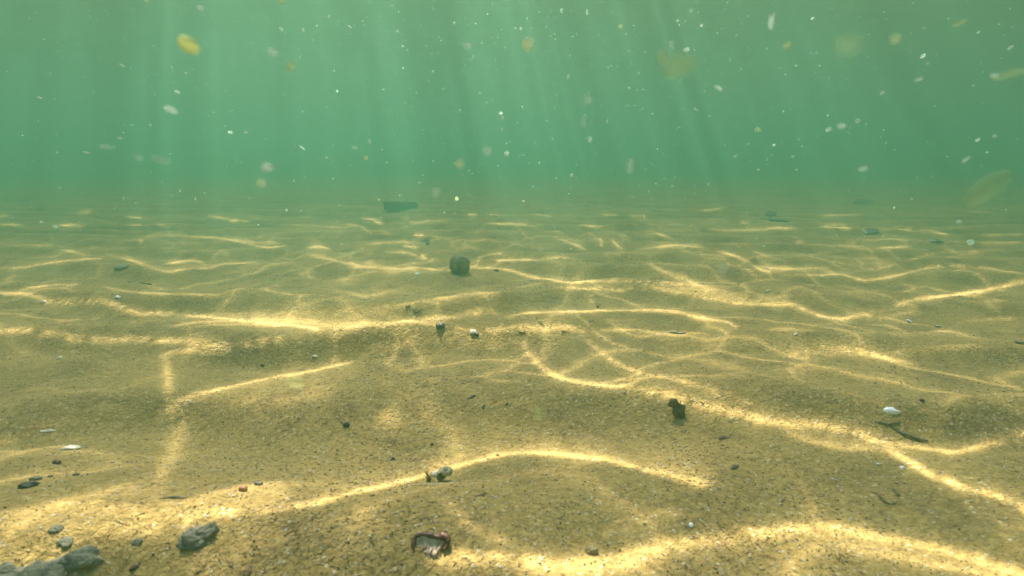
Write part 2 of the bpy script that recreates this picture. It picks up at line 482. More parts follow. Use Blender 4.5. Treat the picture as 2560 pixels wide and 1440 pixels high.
S = 2                               # raster: one cell is 2 px of the photograph
OX, OY = -100, 440
RW, RH = (2560 + 200) // S, (1500 - OY) // S
CAUS = np.zeros((RH, RW), np.float32)
gyy, gxx = np.mgrid[0:RH, 0:RW]
for li, (pts, w, s, tail, ts) in enumerate(LINES):
    c = smooth_line(pts)
    # small irregular wobble so that no line is a clean stroke
    k = np.arange(len(c))
    wob = vnoise(k * 0.21, np.full(len(c), li * 3.7)) * min(w, 7) * 0.55
    c = c + np.stack([np.zeros(len(c)), wob], -1)
    ws = w * (1.0 + 0.9 * vnoise(k * 0.13, np.full(len(c), li * 1.3 + 50)))
    ss = s * (1.0 + 0.4 * vnoise(k * 0.11, np.full(len(c), li * 2.1 + 90)))
    arc = np.concatenate([[0], np.cumsum(np.hypot(*np.diff(c, axis=0).T))])
    fade = min(arc[-1] * 0.3, 60)
    end = np.minimum(1, np.minimum(arc, arc[-1] - arc) / max(fade, 1) + 0.05)
    off = (c[0, 0] < 5 or c[0, 0] > 2555) , (c[-1, 0] < 5 or c[-1, 0] > 2555)
    ss = ss * end ** 0.6
    ws = ws * (0.45 + 0.55 * end ** 0.5)
    m = max(6.5 * w, abs(tail) * 2.6) + 6
    x0 = int(max(0, (c[:, 0].min() - m - OX) / S)); x1 = int(min(RW, (c[:, 0].max() + m - OX) / S + 1))
    y0 = int(max(0, (c[:, 1].min() - m - OY) / S)); y1 = int(min(RH, (c[:, 1].max() + m - OY) / S + 1))
    if x1 <= x0 or y1 <= y0: continue
    GX = gxx[y0:y1, x0:x1] * S + OX; GY = gyy[y0:y1, x0:x1] * S + OY
    best = np.full(GX.shape, 1e9); bi = np.zeros(GX.shape, int)
    for j in range(0, len(c)):
        dd = (GX - c[j, 0]) ** 2 + (GY - c[j, 1]) ** 2
        u = dd < best
        best[u] = dd[u]; bi[u] = j
    dist = np.sqrt(best)
    above = (GY < c[bi, 1])
    prof = np.exp(-(dist / (ws[bi] * 0.52)) ** 2) + 0.17 * np.exp(-(dist / (ws[bi] * 1.9)) ** 1.4)
    if tail:
        side = above if tail > 0 else ~above
        prof = np.maximum(prof, np.where(side, ts / max(s, .01) * np.exp(-dist / abs(tail)), 0))
    val = prof * ss[bi]
    cur = CAUS[y0:y1, x0:x1]
    CAUS[y0:y1, x0:x1] = 1 - (1 - np.clip(cur, 0, 1)) * (1 - np.clip(val, 0, 0.97))

# ------------------------------------------------------------------ water surface (a flat gobo: its painted transparency shapes the sunlight)
def water_material():
    m, nt = new_mat("water_surface_gobo")
    geo = N(nt, "ShaderNodeNewGeometry")
    tc = N(nt, "ShaderNodeTexCoord")
    att = N(nt, "ShaderNodeAttribute"); att.attribute_name = "caustic_mask"
    seen = N(nt, "ShaderNodeAttribute"); seen.attribute_name = "near"
    # procedural web of light lines in the transparency, away from the near patch
    warp = N(nt, "ShaderNodeTexNoise", i_Scale=3.0, i_Detail=3.0)
    L(nt, tc.outputs["Object"], warp.inputs["Vector"])
    v = N(nt, "ShaderNodeVectorMath", operation='SCALE'); v.inputs[3].default_value = 0.35
    L(nt, warp.outputs["Color"], v.inputs[0])
    va = N(nt, "ShaderNodeVectorMath", operation='ADD')
    L(nt, tc.outputs["Object"], va.inputs[0]); L(nt, v.outputs[0], va.inputs[1])
    vo = N(nt, "ShaderNodeTexVoronoi", i_Scale=3.4, feature='DISTANCE_TO_EDGE')
    L(nt, va.outputs[0], vo.inputs["Vector"])
    net = ramp(nt, vo.outputs["Distance"], [(0.0, 0.25), (0.03, 0.10), (0.07, 0.0)])
    ln_ = N(nt, "ShaderNodeVectorMath", operation='LENGTH'); L(nt, tc.outputs["Object"], ln_.inputs[0])
    calm = ramp(nt, math_node(nt, 'MULTIPLY', ln_.outputs["Value"], 0.1), [(0.20, 1.0), (0.40, 0.0)])  # painted line web dims with distance
    far = math_node(nt, 'MULTIPLY', math_node(nt, 'MULTIPLY', net, calm), math_node(nt, 'SUBTRACT', 1.0, seen.outputs["Fac"]))
    # faint thin branches between the main lines
    vb = N(nt, "ShaderNodeTexVoronoi", i_Scale=6.5, feature='DISTANCE_TO_EDGE')
    L(nt, va.outputs[0], vb.inputs["Vector"])
    br_ = N(nt, "ShaderNodeTexNoise", i_Scale=4.0, i_Detail=2.0)
    L(nt, tc.outputs["Object"], br_.inputs["Vector"])
    branch = math_node(nt, 'MULTIPLY', ramp(nt, vb.outputs["Distance"], [(0.0, 0.26), (0.03, 0.09), (0.13, 0.0)]),
                       ramp(nt, br_.outputs[0], [(0.38, 0.0), (0.55, 1.0)]))
    far = math_node(nt, 'ADD', far, math_node(nt, 'MULTIPLY', branch, calm))
    slow = N(nt, "ShaderNodeTexNoise", i_Scale=12.0, i_Detail=3.0)
    L(nt, tc.outputs["Object"], slow.inputs["Vector"])
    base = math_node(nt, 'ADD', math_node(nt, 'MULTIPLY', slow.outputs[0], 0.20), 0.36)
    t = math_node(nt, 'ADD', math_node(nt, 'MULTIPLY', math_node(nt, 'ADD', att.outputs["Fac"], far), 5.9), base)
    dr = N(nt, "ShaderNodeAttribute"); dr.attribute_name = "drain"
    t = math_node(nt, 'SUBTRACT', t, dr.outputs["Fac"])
    tr = N(nt, "ShaderNodeBsdfTransparent")
    L(nt, t, tr.inputs[0])
    bn = N(nt, "ShaderNodeTexNoise", i_Scale=2.5, i_Detail=3.0)
    L(nt, tc.outputs["Object"], bn.inputs["Vector"])
    bm = N(nt, "ShaderNodeBump", i_Strength=0.25, i_Distance=0.08)
    L(nt, bn.outputs[0], bm.inputs["Height"])
    gl = N(nt, "ShaderNodeBsdfGlossy", i_Roughness=0.35)
    L(nt, bm.outputs[0], gl.inputs["Normal"])
    fr = N(nt, "ShaderNodeFresnel", i_IOR=1.33)
    mx = N(nt, "ShaderNodeMixShader")
    L(nt, fr.outputs[0], mx.inputs[0]); L(nt, tr.outputs[0], mx.inputs[1]); L(nt, gl.outputs[0], mx.inputs[2])
    o = N(nt, "ShaderNodeOutputMaterial"); L(nt, mx.outputs[0], o.inputs[0])
    return m

WATER = water_material()
shift = SUN * (WATER_Z / SUN[2])
wx_ = spaced(-40, 40, 0.0065, -1.9 + shift[0], 1.9 + shift[0], 1.02)
wy_ = spaced(-40, 40, 0.0050, 0.20 + shift[1], 1.9 + shift[1], 1.006)
water, WX, WY, WZ = grid_object("water_surface_gobo", wx_, wy_, lambda x, y: np.full(x.shape, WATER_Z), WATER)
props(water, kind="structure", label="rippled underside of the sea surface overhead, caustic light lines painted into its transparency")
print("water grid", len(wx_), len(wy_))
Hh = np.zeros_like(WX)
for _ in range(3):
    s_ = (WZ - Hh) / SUN[2]
    GXw = WX - SUN[0] * s_; GYw = WY - SUN[1] * s_
    near = (np.abs(GXw) < 8) & (GYw > 0) & (GYw < 14)
    Hn = np.zeros_like(WX); Hn[near] = height(GXw[near], GYw[near]); Hh = Hn
px, py, ok = project(GXw, GYw, Hh)
u = (px - OX) / S; v = (py - OY) / S
inside = ok & (u > 1) & (u < RW - 2) & (v > 1) & (v < RH - 2)
ui = np.clip(u, 0, RW - 2); vi = np.clip(v, 0, RH - 2)
u0 = ui.astype(int); v0 = vi.astype(int); fu = ui - u0; fv = vi - v0
samp = (CAUS[v0, u0] * (1 - fu) + CAUS[v0, u0 + 1] * fu) * (1 - fv) + (CAUS[v0 + 1, u0] * (1 - fu) + CAUS[v0 + 1, u0 + 1] * fu) * fv
# the near patch fades out at its border, the procedural line web takes over
edge = np.clip(np.minimum(np.minimum(u, RW - u) * S / 60.0, np.minimum((py - 500) / 25.0, (1500 - py) / 30.0)), 0, 1)
edge = np.where(inside, edge, 0)
caustic_mask = np.where(inside, samp * np.clip(edge * 1.5, 0, 1), 0)
# transmission painted darker around the traced lines, so the broad light stays even
def box(a, n, ax):
    c = np.cumsum(np.concatenate([np.repeat(np.take(a, [0], ax), n + 1, ax), a, np.repeat(np.take(a, [-1], ax), n, ax)], ax), ax)
    lo = np.take(c, np.arange(0, a.shape[ax]), ax); hi = np.take(c, np.arange(2 * n + 1, 2 * n + 1 + a.shape[ax]), ax)
    return (hi - lo) / (2 * n + 1)
bl = caustic_mask.copy()
for _ in range(2):
    bl = box(box(bl, 9, 0), 8, 1)
GAIN = 4.4
mean_f = float(np.average(caustic_mask[inside])) if inside.any() else 0.0
print("mean focus", mean_f)
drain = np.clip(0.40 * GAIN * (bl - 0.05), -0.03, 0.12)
for nm, arr in (("caustic_mask", caustic_mask), ("near", edge), ("drain", drain)):
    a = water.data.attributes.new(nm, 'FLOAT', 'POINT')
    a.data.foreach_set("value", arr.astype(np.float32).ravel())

# ------------------------------------------------------------------ haze: the turbid green water
hm, hnt = new_mat("turbid_water")
pv = N(hnt, "ShaderNodeVolumePrincipled")
pv.inputs["Color"].default_value = (0.195, 0.525, 0.335, 1)
pv.inputs["Density"].default_value = HAZE_DENSITY
pv.inputs["Anisotropy"].default_value = 0.5
pv.inputs["Absorption Color"].default_value = (0, 0, 0, 1)
ho = N(hnt, "ShaderNodeOutputMaterial"); L(hnt, pv.outputs[0], ho.inputs["Volume"])
bx, bz0, bz1 = 31.0, -1.1, WATER_Z - 0.02
vv = [(sx * bx, sy * bx, z) for z in (bz0, bz1) for sy in (-1, 1) for sx in (-1, 1)]
haze = obj_from("haze", vv, [(0, 2, 3, 1), (4, 5, 7, 6), (0, 1, 5, 4), (2, 6, 7, 3), (0, 4, 6, 2), (1, 3, 7, 5)], hm, smooth=False)
props(haze, kind="stuff", label="pale green turbid sea water that hides far things")

#OBJECTS
# ------------------------------------------------------------------ builders
def ground_spot(px, py):
    p = at_ground(px, py)
    s, c = math.sin(PITCH), math.cos(PITCH)
    depth = p.y * c - (p.z - CAM_Z) * s
    return p, depth / F_PX          # place, metres per pixel there

def slope_rot(p, yaw):
    e = 0.03
    hx = float(height(p.x + e, p.y) - height(p.x - e, p.y)) / (2 * e)
    hy = float(height(p.x, p.y + e) - height(p.x, p.y - e)) / (2 * e)
    n = Vector((-hx, -hy, 1)).normalized()
    q = Vector((0, 0, 1)).rotation_difference(n)
    return (q.to_matrix() @ Matrix.Rotation(yaw, 3, 'Z')).to_euler()

def noise3(v, f, seed):
    return float(vnoise(v[0] * f + v[2] * f * .7 + seed, v[1] * f - v[2] * f * .6 + seed * .3) + vnoise(v[2] * f + seed, v[0] * f + 5.0) * .7)

def stone_mesh(name, size, mat, seed=0, rough=0.25, subdiv=3, flat=0.0, parent=None, freq=1.4, square=0.0):
    """A rounded or angular stone: size = full width, depth, height."""
    bm = bmesh.new()
    bmesh.ops.create_icosphere(bm, subdivisions=subdiv, radius=1.0)
    for v in bm.verts:
        c = v.co.copy()
        k = 1 + rough * noise3(c, freq, seed) + rough * 0.45 * noise3(c, freq * 2.7, seed + 4) + rough * .2 * noise3(c, freq * 6, seed + 9)
        if square:
            mx = max(abs(c.x), abs(c.y), abs(c.z))
            c = c.lerp(c / mx, square)
        v.co = Vector((c.x * size[0] * .5, c.y * size[1] * .5, c.z * size[2] * .5)) * k
        if flat and v.co.z < -size[2] * .5 * (1 - flat): v.co.z = -size[2] * .5 * (1 - flat)
    me = bpy.data.meshes.new(name); bm.to_mesh(me); bm.free()
    me.polygons.foreach_set("use_smooth", [True] * len(me.polygons))
    me.materials.append(mat)
    o = bpy.data.objects.new(name, me); COL.objects.link(o)
    if parent: o.parent = parent
    return o

def put(o, p, yaw=0.0, lift=0.0, tilt=None):
    o.location = p + Vector((0, 0, lift))
    o.rotation_euler = slope_rot(p, yaw) if tilt is None else tilt
    return o

def tube_mesh(bmx, path, radii, sides=7, squash=1.0, seed=0):
    rings = []
    for i, p in enumerate(path):
        a = path[max(i - 1, 0)]; b = path[min(i + 1, len(path) - 1)]
        t = (b - a).normalized()
        side = t.cross(Vector((0, 0, 1)))
        if side.length < 1e-4: side = Vector((1, 0, 0))
        side.normalize(); up = side.cross(t).normalized()
        ring = []
        for k in range(sides):
            an = 2 * math.pi * k / sides
            r = radii[i] * (1 + .25 * float(vnoise(i * .9 + seed, k * 1.7 + seed)))
            ring.append(bmx.verts.new(p + side * math.cos(an) * r + up * math.sin(an) * r * squash))
        rings.append(ring)
    for a, b in zip(rings[:-1], rings[1:]):
        for k in range(sides):
            bmx.faces.new((a[k], a[(k + 1) % sides], b[(k + 1) % sides], b[k]))
    bmx.faces.new(rings[0][::-1]); bmx.faces.new(rings[-1])

def bm_object(name, bmx, mat, parent=None):
    bmesh.ops.recalc_face_normals(bmx, faces=bmx.faces)
    me = bpy.data.meshes.new(name); bmx.to_mesh(me); bmx.free()
    me.polygons.foreach_set("use_smooth", [True] * len(me.polygons))
    me.materials.append(mat)
    o = bpy.data.objects.new(name, me); COL.objects.link(o)
    if parent: o.parent = parent
    return o

def twig_mesh(name, length, rad, mat, bend=0.15, seed=0, parent=None, squash=0.7):
    b = bmesh.new(); n = 12
    path = []; rr = []
    for i in range(n):
        t = i / (n - 1) - .5
        path.append(Vector((t * length, length * bend * (math.sin(t * 3.4 + seed) + .5 * float(vnoise(t * 5, seed))), rad * .6 * float(vnoise(t * 6 + 9, seed)))))
        rr.append(rad * (1.0 - 1.4 * abs(t) ** 1.6) * (1 + .5 * float(vnoise(t * 9, seed + 3))) + rad * .08)
    tube_mesh(b, path, rr, 7, squash, seed)
    return bm_object(name, b, mat, parent)

def flake_mesh(name, w, h, mat, thick=0.0006, curl=0.2, seed=0, parent=None, ribs=0):
    """An irregular curled flake with real thickness, lying in XY."""
    b = bmesh.new(); na, nr = 22, 5
    top = []; bot = []
    for side in (1, -1):
        rows = [[b.verts.new((0, 0, side * thick / 2 + curl * w * .18))]]
        for r in range(1, nr + 1):
            ring = []
            for a in range(na):
                an = 2 * math.pi * a / na
                k = 1 + .45 * float(vnoise(math.cos(an) * 1.3 + seed, math.sin(an) * 1.3 + seed * .7)) + .15 * float(vnoise(math.cos(an) * 5 + seed, math.sin(an) * 5))
                f = r / nr
                x = math.cos(an) * w * .5 * k * f; y = math.sin(an) * h * .5 * k * f
                z = curl * w * .18 * (1 - f * f * 1.6) + side * thick / 2 * (1 - f ** 4 * .8)
                if ribs: z += .012 * w * math.sin(an * ribs) * f
                ring.append(b.verts.new((x, y, z)))
            rows.append(ring)
        for a in range(na):
            b.faces.new((rows[0][0], rows[1][a], rows[1][(a + 1) % na]))
            for r in range(1, nr):
                b.faces.new((rows[r][a], rows[r + 1][a], rows[r + 1][(a + 1) % na], rows[r][(a + 1) % na]))
        (top if side == 1 else bot).append(rows[-1])
    for a in range(na):
        b.faces.new((top[0][a], bot[0][a], bot[0][(a + 1) % na], top[0][(a + 1) % na]))
    return bm_object(name, b, mat, parent)

def tuft_mesh(name, height_, spread, count, width, mat, seed=0, parent=None, lean=0.0):
    r = random.Random(seed); b = bmesh.new()
    for k in range(count):
        an = r.uniform(0, 2 * math.pi); l = height_ * r.uniform(.45, 1.0)
        base = Vector((math.cos(an), math.sin(an), 0)) * spread * r.uniform(0, .35)
        out = Vector((math.cos(an) + lean, math.sin(an), 0)) * spread * r.uniform(.2, .8)
        path = []; rr = []
        for i in range(7):
            t = i / 6
            path.append(base + out * t ** 1.6 + Vector((r.uniform(-1, 1) * width, r.uniform(-1, 1) * width, l * (t - .25 * t * t) - .1 * height_)))
            rr.append(width * (1 - .75 * t) * r.uniform(.8, 1.2))
        tube_mesh(b, path, rr, 5, .6, seed + k)
    return bm_object(name, b, mat, parent)

def empty(name, p):
    e = bpy.data.objects.new(name, None); COL.objects.link(e)
    e.location = p; e.empty_display_size = 0.03
    return e

# ------------------------------------------------------------------ materials of the things
M_STONE = simple_mat("grey_brown_stone", (0.13, 0.10, 0.045), (0.34, 0.27, 0.12), 45, .8, .6, .002)
M_BRICK = simple_mat("weathered_brick", (0.09, 0.075, 0.045), (0.16, 0.13, 0.075), 30, .9, .6, .003)
M_DARK = simple_mat("dark_pebble", (0.06, 0.05, 0.03), (0.16, 0.135, 0.08), 350, .5, .5, .0006)
M_BLACK = simple_mat("black_grit", (0.012, 0.01, 0.008), (0.035, 0.028, 0.02), 500, .6, .4, .0004)
M_BLUE = simple_mat("blue_grey_slate", (0.11, 0.11, 0.075), (0.27, 0.25, 0.15), 160, .9, 1.0, .002)
M_ORANGE = simple_mat("orange_brown_pebble", (0.22, 0.07, 0.02), (0.42, 0.18, 0.06), 260, .5, .4, .0005)
M_REDDARK = simple_mat("dark_red_pebble", (0.035, 0.012, 0.008), (0.14, 0.035, 0.015), 260, .5, .4, .0005)
M_WEED = simple_mat("brown_seaweed", (0.09, 0.055, 0.02), (0.26, 0.16, 0.055), 220, .7, .6, .001)
M_WEED_G = simple_mat("dark_green_seaweed", (0.06, 0.05, 0.02), (0.17, 0.13, 0.05), 220, .7, .6, .001)
M_SHELL = simple_mat("olive_snail_shell", (0.26, 0.24, 0.13), (0.46, 0.41, 0.25), 180, .55, .5, .0006)
M_WHITE = simple_mat("white_shell", (0.75, 0.78, 0.76), (0.88, 0.88, 0.84), 200, .4, .3, .0004)
M_PALE = simple_mat("pale_cream_shell", (0.55, 0.48, 0.34), (0.72, 0.65, 0.48), 200, .5, .4, .0005)
M_FROND = simple_mat("straw_coloured_weed", (0.42, 0.30, 0.12), (0.62, 0.48, 0.22), 200, .6, .4, .0005)
M_RIM = simple_mat("reddish_brown_shell", (0.06, 0.02, 0.01), (0.17, 0.06, 0.03), 240, .45, .6, .0008)
M_INNER = simple_mat("ribbed_shell_inside", (0.33, 0.22, 0.12), (0.62, 0.50, 0.33), 170, .5, .6, .0008)
M_TAN = simple_mat("tan_pebble", (0.20, 0.15, 0.08), (0.36, 0.28, 0.16), 220, .7, .5, .0006)

# ------------------------------------------------------------------ things on the sand
# far brick
p, m = ground_spot(1003, 522)
br = stone_mesh("brick", (82 * m, .08, 19 * m), M_BRICK, seed=3, rough=.10, subdiv=5, square=.86, freq=1.2)
put(br, p, 0.0, 8 * m, tilt=(0.0, math.radians(1.0), math.radians(4)))
for v in br.data.vertices:      # its left end is broken off slanting
    if v.co.x < -30 * m: v.co.x -= (v.co.z + 12 * m) * .18 * (1 + .6 * noise3(v.co, 60, 3))
props(br, "dark rectangular brick lying on the sand far behind, half lost in the haze", "brick")

# round stone
p, m = ground_spot(1148, 681)
st = stone_mesh("round_stone", (50 * m, 46 * m, 50 * m), M_STONE, seed=8, rough=.26, subdiv=5, freq=.9, square=.05)
put(st, p, .5, 18 * m, tilt=(.1, .45, .3))
props(st, "round dark brown stone standing on the crest of a sand ripple", "stone")

def pebble(px, py, w, h, mat, label, seed, name="pebble", cat="pebble", group=None, yaw=0.0, depth=None, rough=.28, square=.15, sink=.3, subdiv=4, tilt=0.0):
    p, m = ground_spot(px, py + h * .35)
    o = stone_mesh(name, (w * m, (depth or w * .8) * m, h * m), mat, seed, rough, subdiv, square=square)
    put(o, p, yaw, h * m * (.5 - sink))
    if tilt: o.rotation_euler.rotate_axis('Y', tilt)
    return props(o, label, cat, group)

pebble(1101, 814, 21, 13, M_DARK, "small blue-black pebble on the bright sand below the round stone", 11)
pebble(1240, 675, 14, 8, M_DARK, "tiny dark pebble on the sand just right of the round stone", 12)
pebble(608, 1221, 23, 17, M_ORANGE, "orange-brown pebble beside a dark one, above the long bright light line", 13)
pebble(647, 1209, 20, 12, M_DARK, "dark grey pebble just right of the orange-brown pebble", 14, square=.4)
pebble(143, 1154, 20, 13, M_REDDARK, "small dark red pebble alone on the sand at the far left", 15)
pebble(656, 913, 9, 7, M_BLACK, "black grain inside the shaded cell left of the middle", 16)
pebble(1080, 1112, 8, 8, M_BLACK, "round black grain just above the snail shell", 17)
pebble(983, 1146, 9, 8, M_BLACK, "round black grain to the left above the snail shell", 18)
pebble(2305, 1002, 11, 9, M_REDDARK, "small dark red grain right above the white shell sliver", 19)
pebble(180, 1117, 40, 16, M_PALE, "pale yellowish pebble above the small dark red one", 20, sink=.4)
pebble(1480, 1370, 34, 30, M_STONE, "grey pointed pebble set in the brightest patch of sand", 21, rough=.4, sink=.35)
pebble(304, 667, 34, 11, M_TAN, "flat tan pebble among faint light lines in the left distance", 22, sink=.3)
pebble(2176, 579, 34, 9, M_DARK, "flat dark stone in the far right distance under a light streak", 23, square=.6)
pebble(1945, 551, 46, 10, M_DARK, "long dark stone with a raised end in the right distance", 24, rough=.5)
pebble(2160, 506, 44, 8, M_BRICK, "faint dark stone farthest off on the right, half lost in haze", 25, rough=.4)
pebble(1925, 534, 30, 5, M_BRICK, "faint flat dark stone behind the long dark stone with a raised end", 26, rough=.4)
pebble(2337, 601, 30, 7, M_DARK, "small flat dark stone at the right near two white specks", 27, rough=.4)
pebble(72, 1212, 42, 18, M_BLACK, "black flaky stone on shaded sand at the left", 28, square=.3, rough=.45, yaw=.3)
pebble(90, 1196, 26, 12, M_BLUE, "small blue-grey stone touching the black flaky stone", 29, rough=.35)
pebble(190, 1186, 16, 9, M_DARK, "small dark pebble right of the black flaky stone", 30)
pebble(125, 1190, 12, 7, M_DARK, "smallest dark pebble between the black flaky stone and its neighbour", 31)
pebble(1183, 831, 16, 9, M_PALE, "clear glassy chip on the bright line below the dark pebble", 32, name="quartz_chip", cat="chip", square=.4)
pebble(1190, 836, 12, 7, M_DARK, "tiny dark grain tucked under the clear glassy chip", 33)
pebble(866, 1061, 14, 12, M_BLACK, "dark brown grain at the end of a short stalk on lit sand", 34)
pebble(2196, 1162, 12, 8, M_PALE, "tiny cream grain beside the long curved light line at the right", 35)
# the blue-grey slabs of the lower left
pebble(500, 1326, 86, 44, M_BLUE, "large blue-grey stone whose top breaks the long bright line, lower left", 40, name="slate_stone", cat="stone", rough=.65, square=.3, sink=.56, yaw=.4, depth=50)
pebble(205, 1388, 120, 36, M_BLUE, "long blue-grey stone sunk in the shaded sand under the bright line", 41, name="slate_stone", cat="stone", rough=.6, square=.2, sink=.56, yaw=.45, depth=60)
pebble(345, 1352, 24, 15, M_BLUE, "small blue-grey stone between the two bigger ones on the bright line", 42, name="slate_stone", cat="stone", rough=.5, sink=.62)
pebble(165, 1354, 36, 16, M_BLUE, "pale blue-grey stone on lit sand above the long sunken one", 43, name="slate_stone", cat="stone", rough=.5, sink=.62)
pebble(140, 1318, 28, 18, M_BLUE, "blue-grey stone with a white patch on the lit sand, lower left", 44, name="slate_stone", cat="stone", rough=.5, sink=.62)
pebble(18, 1416, 40, 18, M_BLUE, "blue-grey stone cut by the left edge near the bottom corner", 45, name="slate_stone", cat="stone", rough=.3, sink=.62)
pebble(70, 1450, 140, 42, M_BLUE, "dark slaty stone in the bottom left corner", 46, name="slate_stone", cat="stone", rough=.5, sink=.622, yaw=.3)
pebble(2545, 855, 20, 8, M_TAN, "tan pebble at the far right edge below the bright line", 47)

def twig(px, py, length, rad, mat, label, seed, yaw=0.0, name="twig", cat="twig", bend=.15, group=None, lift=.2):
    p, m = ground_spot(px, py)
    o = twig_mesh(name, length * m, rad * m, mat, bend, seed)
    put(o, p, yaw, -rad * m * lift * .6)
    return props(o, label, cat, group)

twig(1687, 834, 56, 6.5, M_WEED_G, "stubby dark twig lying on the thin light line right of centre", 2, yaw=-.1, bend=.08)
twig(2252, 1072, 120, 4.5, M_WEED_G, "long dark twig half buried in front of the white shell sliver", 4, yaw=-.75, bend=.12)
twig(2215, 1055, 60, 3.0, M_WEED, "short dark twig crossing the start of the long half-buried one", 5, yaw=-.35, bend=.25)
twig(1178, 994, 24, 3.8, M_BLACK, "small dark twig on bare sand above the centre of the mound", 6, yaw=.3)
twig(1210, 1019, 14, 3.6, M_BLACK, "tiny upright black splinter right of the small dark twig", 7, yaw=1.0)
twig(1268, 1012, 10, 3, M_BLACK, "tiny black bean-shaped splinter farther right on the mound", 8, yaw=.6)
twig(432, 1249, 70, 5, M_WEED_G, "dark twig slanting over the left end of the bright lines", 9, yaw=.5, bend=.2)
twig(2195, 1235, 44, 5, M_WEED, "dark brown curled weed stem on shaded sand, right side", 10, yaw=.2, bend=.4)
twig(2225, 1250, 50, 4.5, M_WEED, "brown weed stem curled below another in the shaded sand", 11, yaw=-.6, bend=.5)
twig(2238, 1234, 34, 5.5, M_WEED, "short thick brown weed stem at the right end of the curled pair", 12, yaw=.9, bend=.2)
twig(1840, 1169, 40, 7, M_WEED_G, "dark leaf scrap lying in the shade between two curved light lines", 13, yaw=.35, bend=.12, name="leaf_scrap", cat="leaf")
twig(1811, 1097, 26, 8, M_WEED, "small dark brown leaf scrap above the other leaf scrap", 14, yaw=0, bend=.2, name="leaf_scrap", cat="leaf")
twig(850, 1060, 50, 2.6, M_WEED, "thin brown stalk ending at a dark grain on lit sand", 15, yaw=.1, bend=.2)
twig(1075, 1302, 34, 5, M_WEED, "dark curved weed stem above the broken brown shell", 16, yaw=.1, bend=.35)
twig(1202, 1238, 30, 5, M_WEED_G, "dark slanting splinter below the right of the snail shell", 17, yaw=.8, bend=.1)
twig(340, 1425, 26, 6, M_REDDARK, "reddish brown splinter on the shaded sand near the bottom edge", 18, yaw=.6)
twig(620, 1432, 30, 11, M_WEED, "thick dark brown splinter cut by the bottom edge", 19, yaw=1.1)
twig(350, 708, 54, 4, M_WEED_G, "low dark twig in the shaded hollow in the left distance", 20, yaw=0, bend=.1)
twig(1062, 604, 22, 3.4, M_DARK, "dark flat twig left of the small upright weed tuft", 21, yaw=.05)
twig(120, 1078, 32, 5, M_PALE, "pale straw-coloured chip on the left sand above the pale pebble", 22, yaw=.5, name="shell_chip", cat="shell chip", bend=.05)

# white shell sliver
p, m = ground_spot(2228, 1036)
o = flake_mesh("shell_sliver", 36 * m, 20 * m, M_WHITE, .0012, .5, 3)
put(o, p, -.25, 4 * m); o.rotation_euler.rotate_axis('X', .5)
props(o, "glossy white shell sliver standing out on shaded sand behind a long twig", "shell chip")
for (px, py, w, h, lab, sd_) in [
    (1044, 688, 14, 11, "small white shell chip on the sand left of the round stone", 1),
    (2275, 806, 18, 10, "white shell chip lying right of the long light line", 2),
    (2344, 818, 14, 9, "smaller white shell chip right of another white one", 4),
    (1918, 730, 11, 10, "white shell chip behind the bright line in the right distance", 5),
    (1988, 839, 12, 14, "greyish round shell chip below the light lines on the right", 6),
    (1726, 1318, 14, 9, "white shell chip just above the broad bright line at the bottom", 7),
    (2255, 1172, 13, 8, "white shell chip on shaded sand inside the fork of light lines", 8),
    (148, 898, 16, 6, "tiny pale shell chip on shaded sand below the left light line", 9),
    (108, 758, 13, 6, "tiny bluish shell chip below the bright line at far left", 10),
    (296, 745, 14, 6, "tiny white shell chip above the middle of the left light line", 12),
    (788, 894, 15, 7, "pale shell chip on the shaded slope left of the centre", 13),
    (1447, 1288, 10, 12, "pale round shell chip in the shade right of the diagonal light patch", 14)]:
    p, m = ground_spot(px, py)
    o = flake_mesh("shell_chip", w * m, w * m * .9, M_WHITE if "white" in lab else M_PALE, .0008, .6, sd_)
    put(o, p, sd_ * .7, 2.5 * m); o.rotation_euler.rotate_axis('X', .55)
    props(o, lab, "shell chip", "small shell chips scattered on the sand")

# brown seaweed lump on the bright line
p, m = ground_spot(1692, 1040)
e = empty("seaweed_clump", p)
props(e, "shaggy dark brown seaweed clump standing at the upper end of the right light line", "seaweed")
c1 = stone_mesh("clump", (32 * m, 26 * m, 40 * m), M_WEED, 51, .55, 4, parent=e, freq=2.2)
c1.location = (4 * m, 0, 12 * m); c1.rotation_euler = (0, -.3, 0)
c2 = stone_mesh("clump", (22 * m, 18 * m, 22 * m), M_WEED, 57, .6, 4, parent=e, freq=2.4)
c2.location = (-9 * m, 2 * m, 34 * m)
fr = tuft_mesh("fronds", 56 * m, 16 * m, 16, 2.2 * m, M_WEED, 6, parent=e)
# orange-brown scraps on the light line beside it
for k, (px, py, lab) in enumerate([(1728, 1003, "straw-coloured weed scrap on the light line beside the dark seaweed clump"),
                                   (1762, 1012, "second straw-coloured weed scrap, farther right of the seaweed clump")]):
    p, m = ground_spot(px, py)
    o = tuft_mesh("weed_scrap", 14 * m, 16 * m, 9, 1.6 * m, M_FROND, 40 + k)
    o.location = p; props(o, lab, "weed")

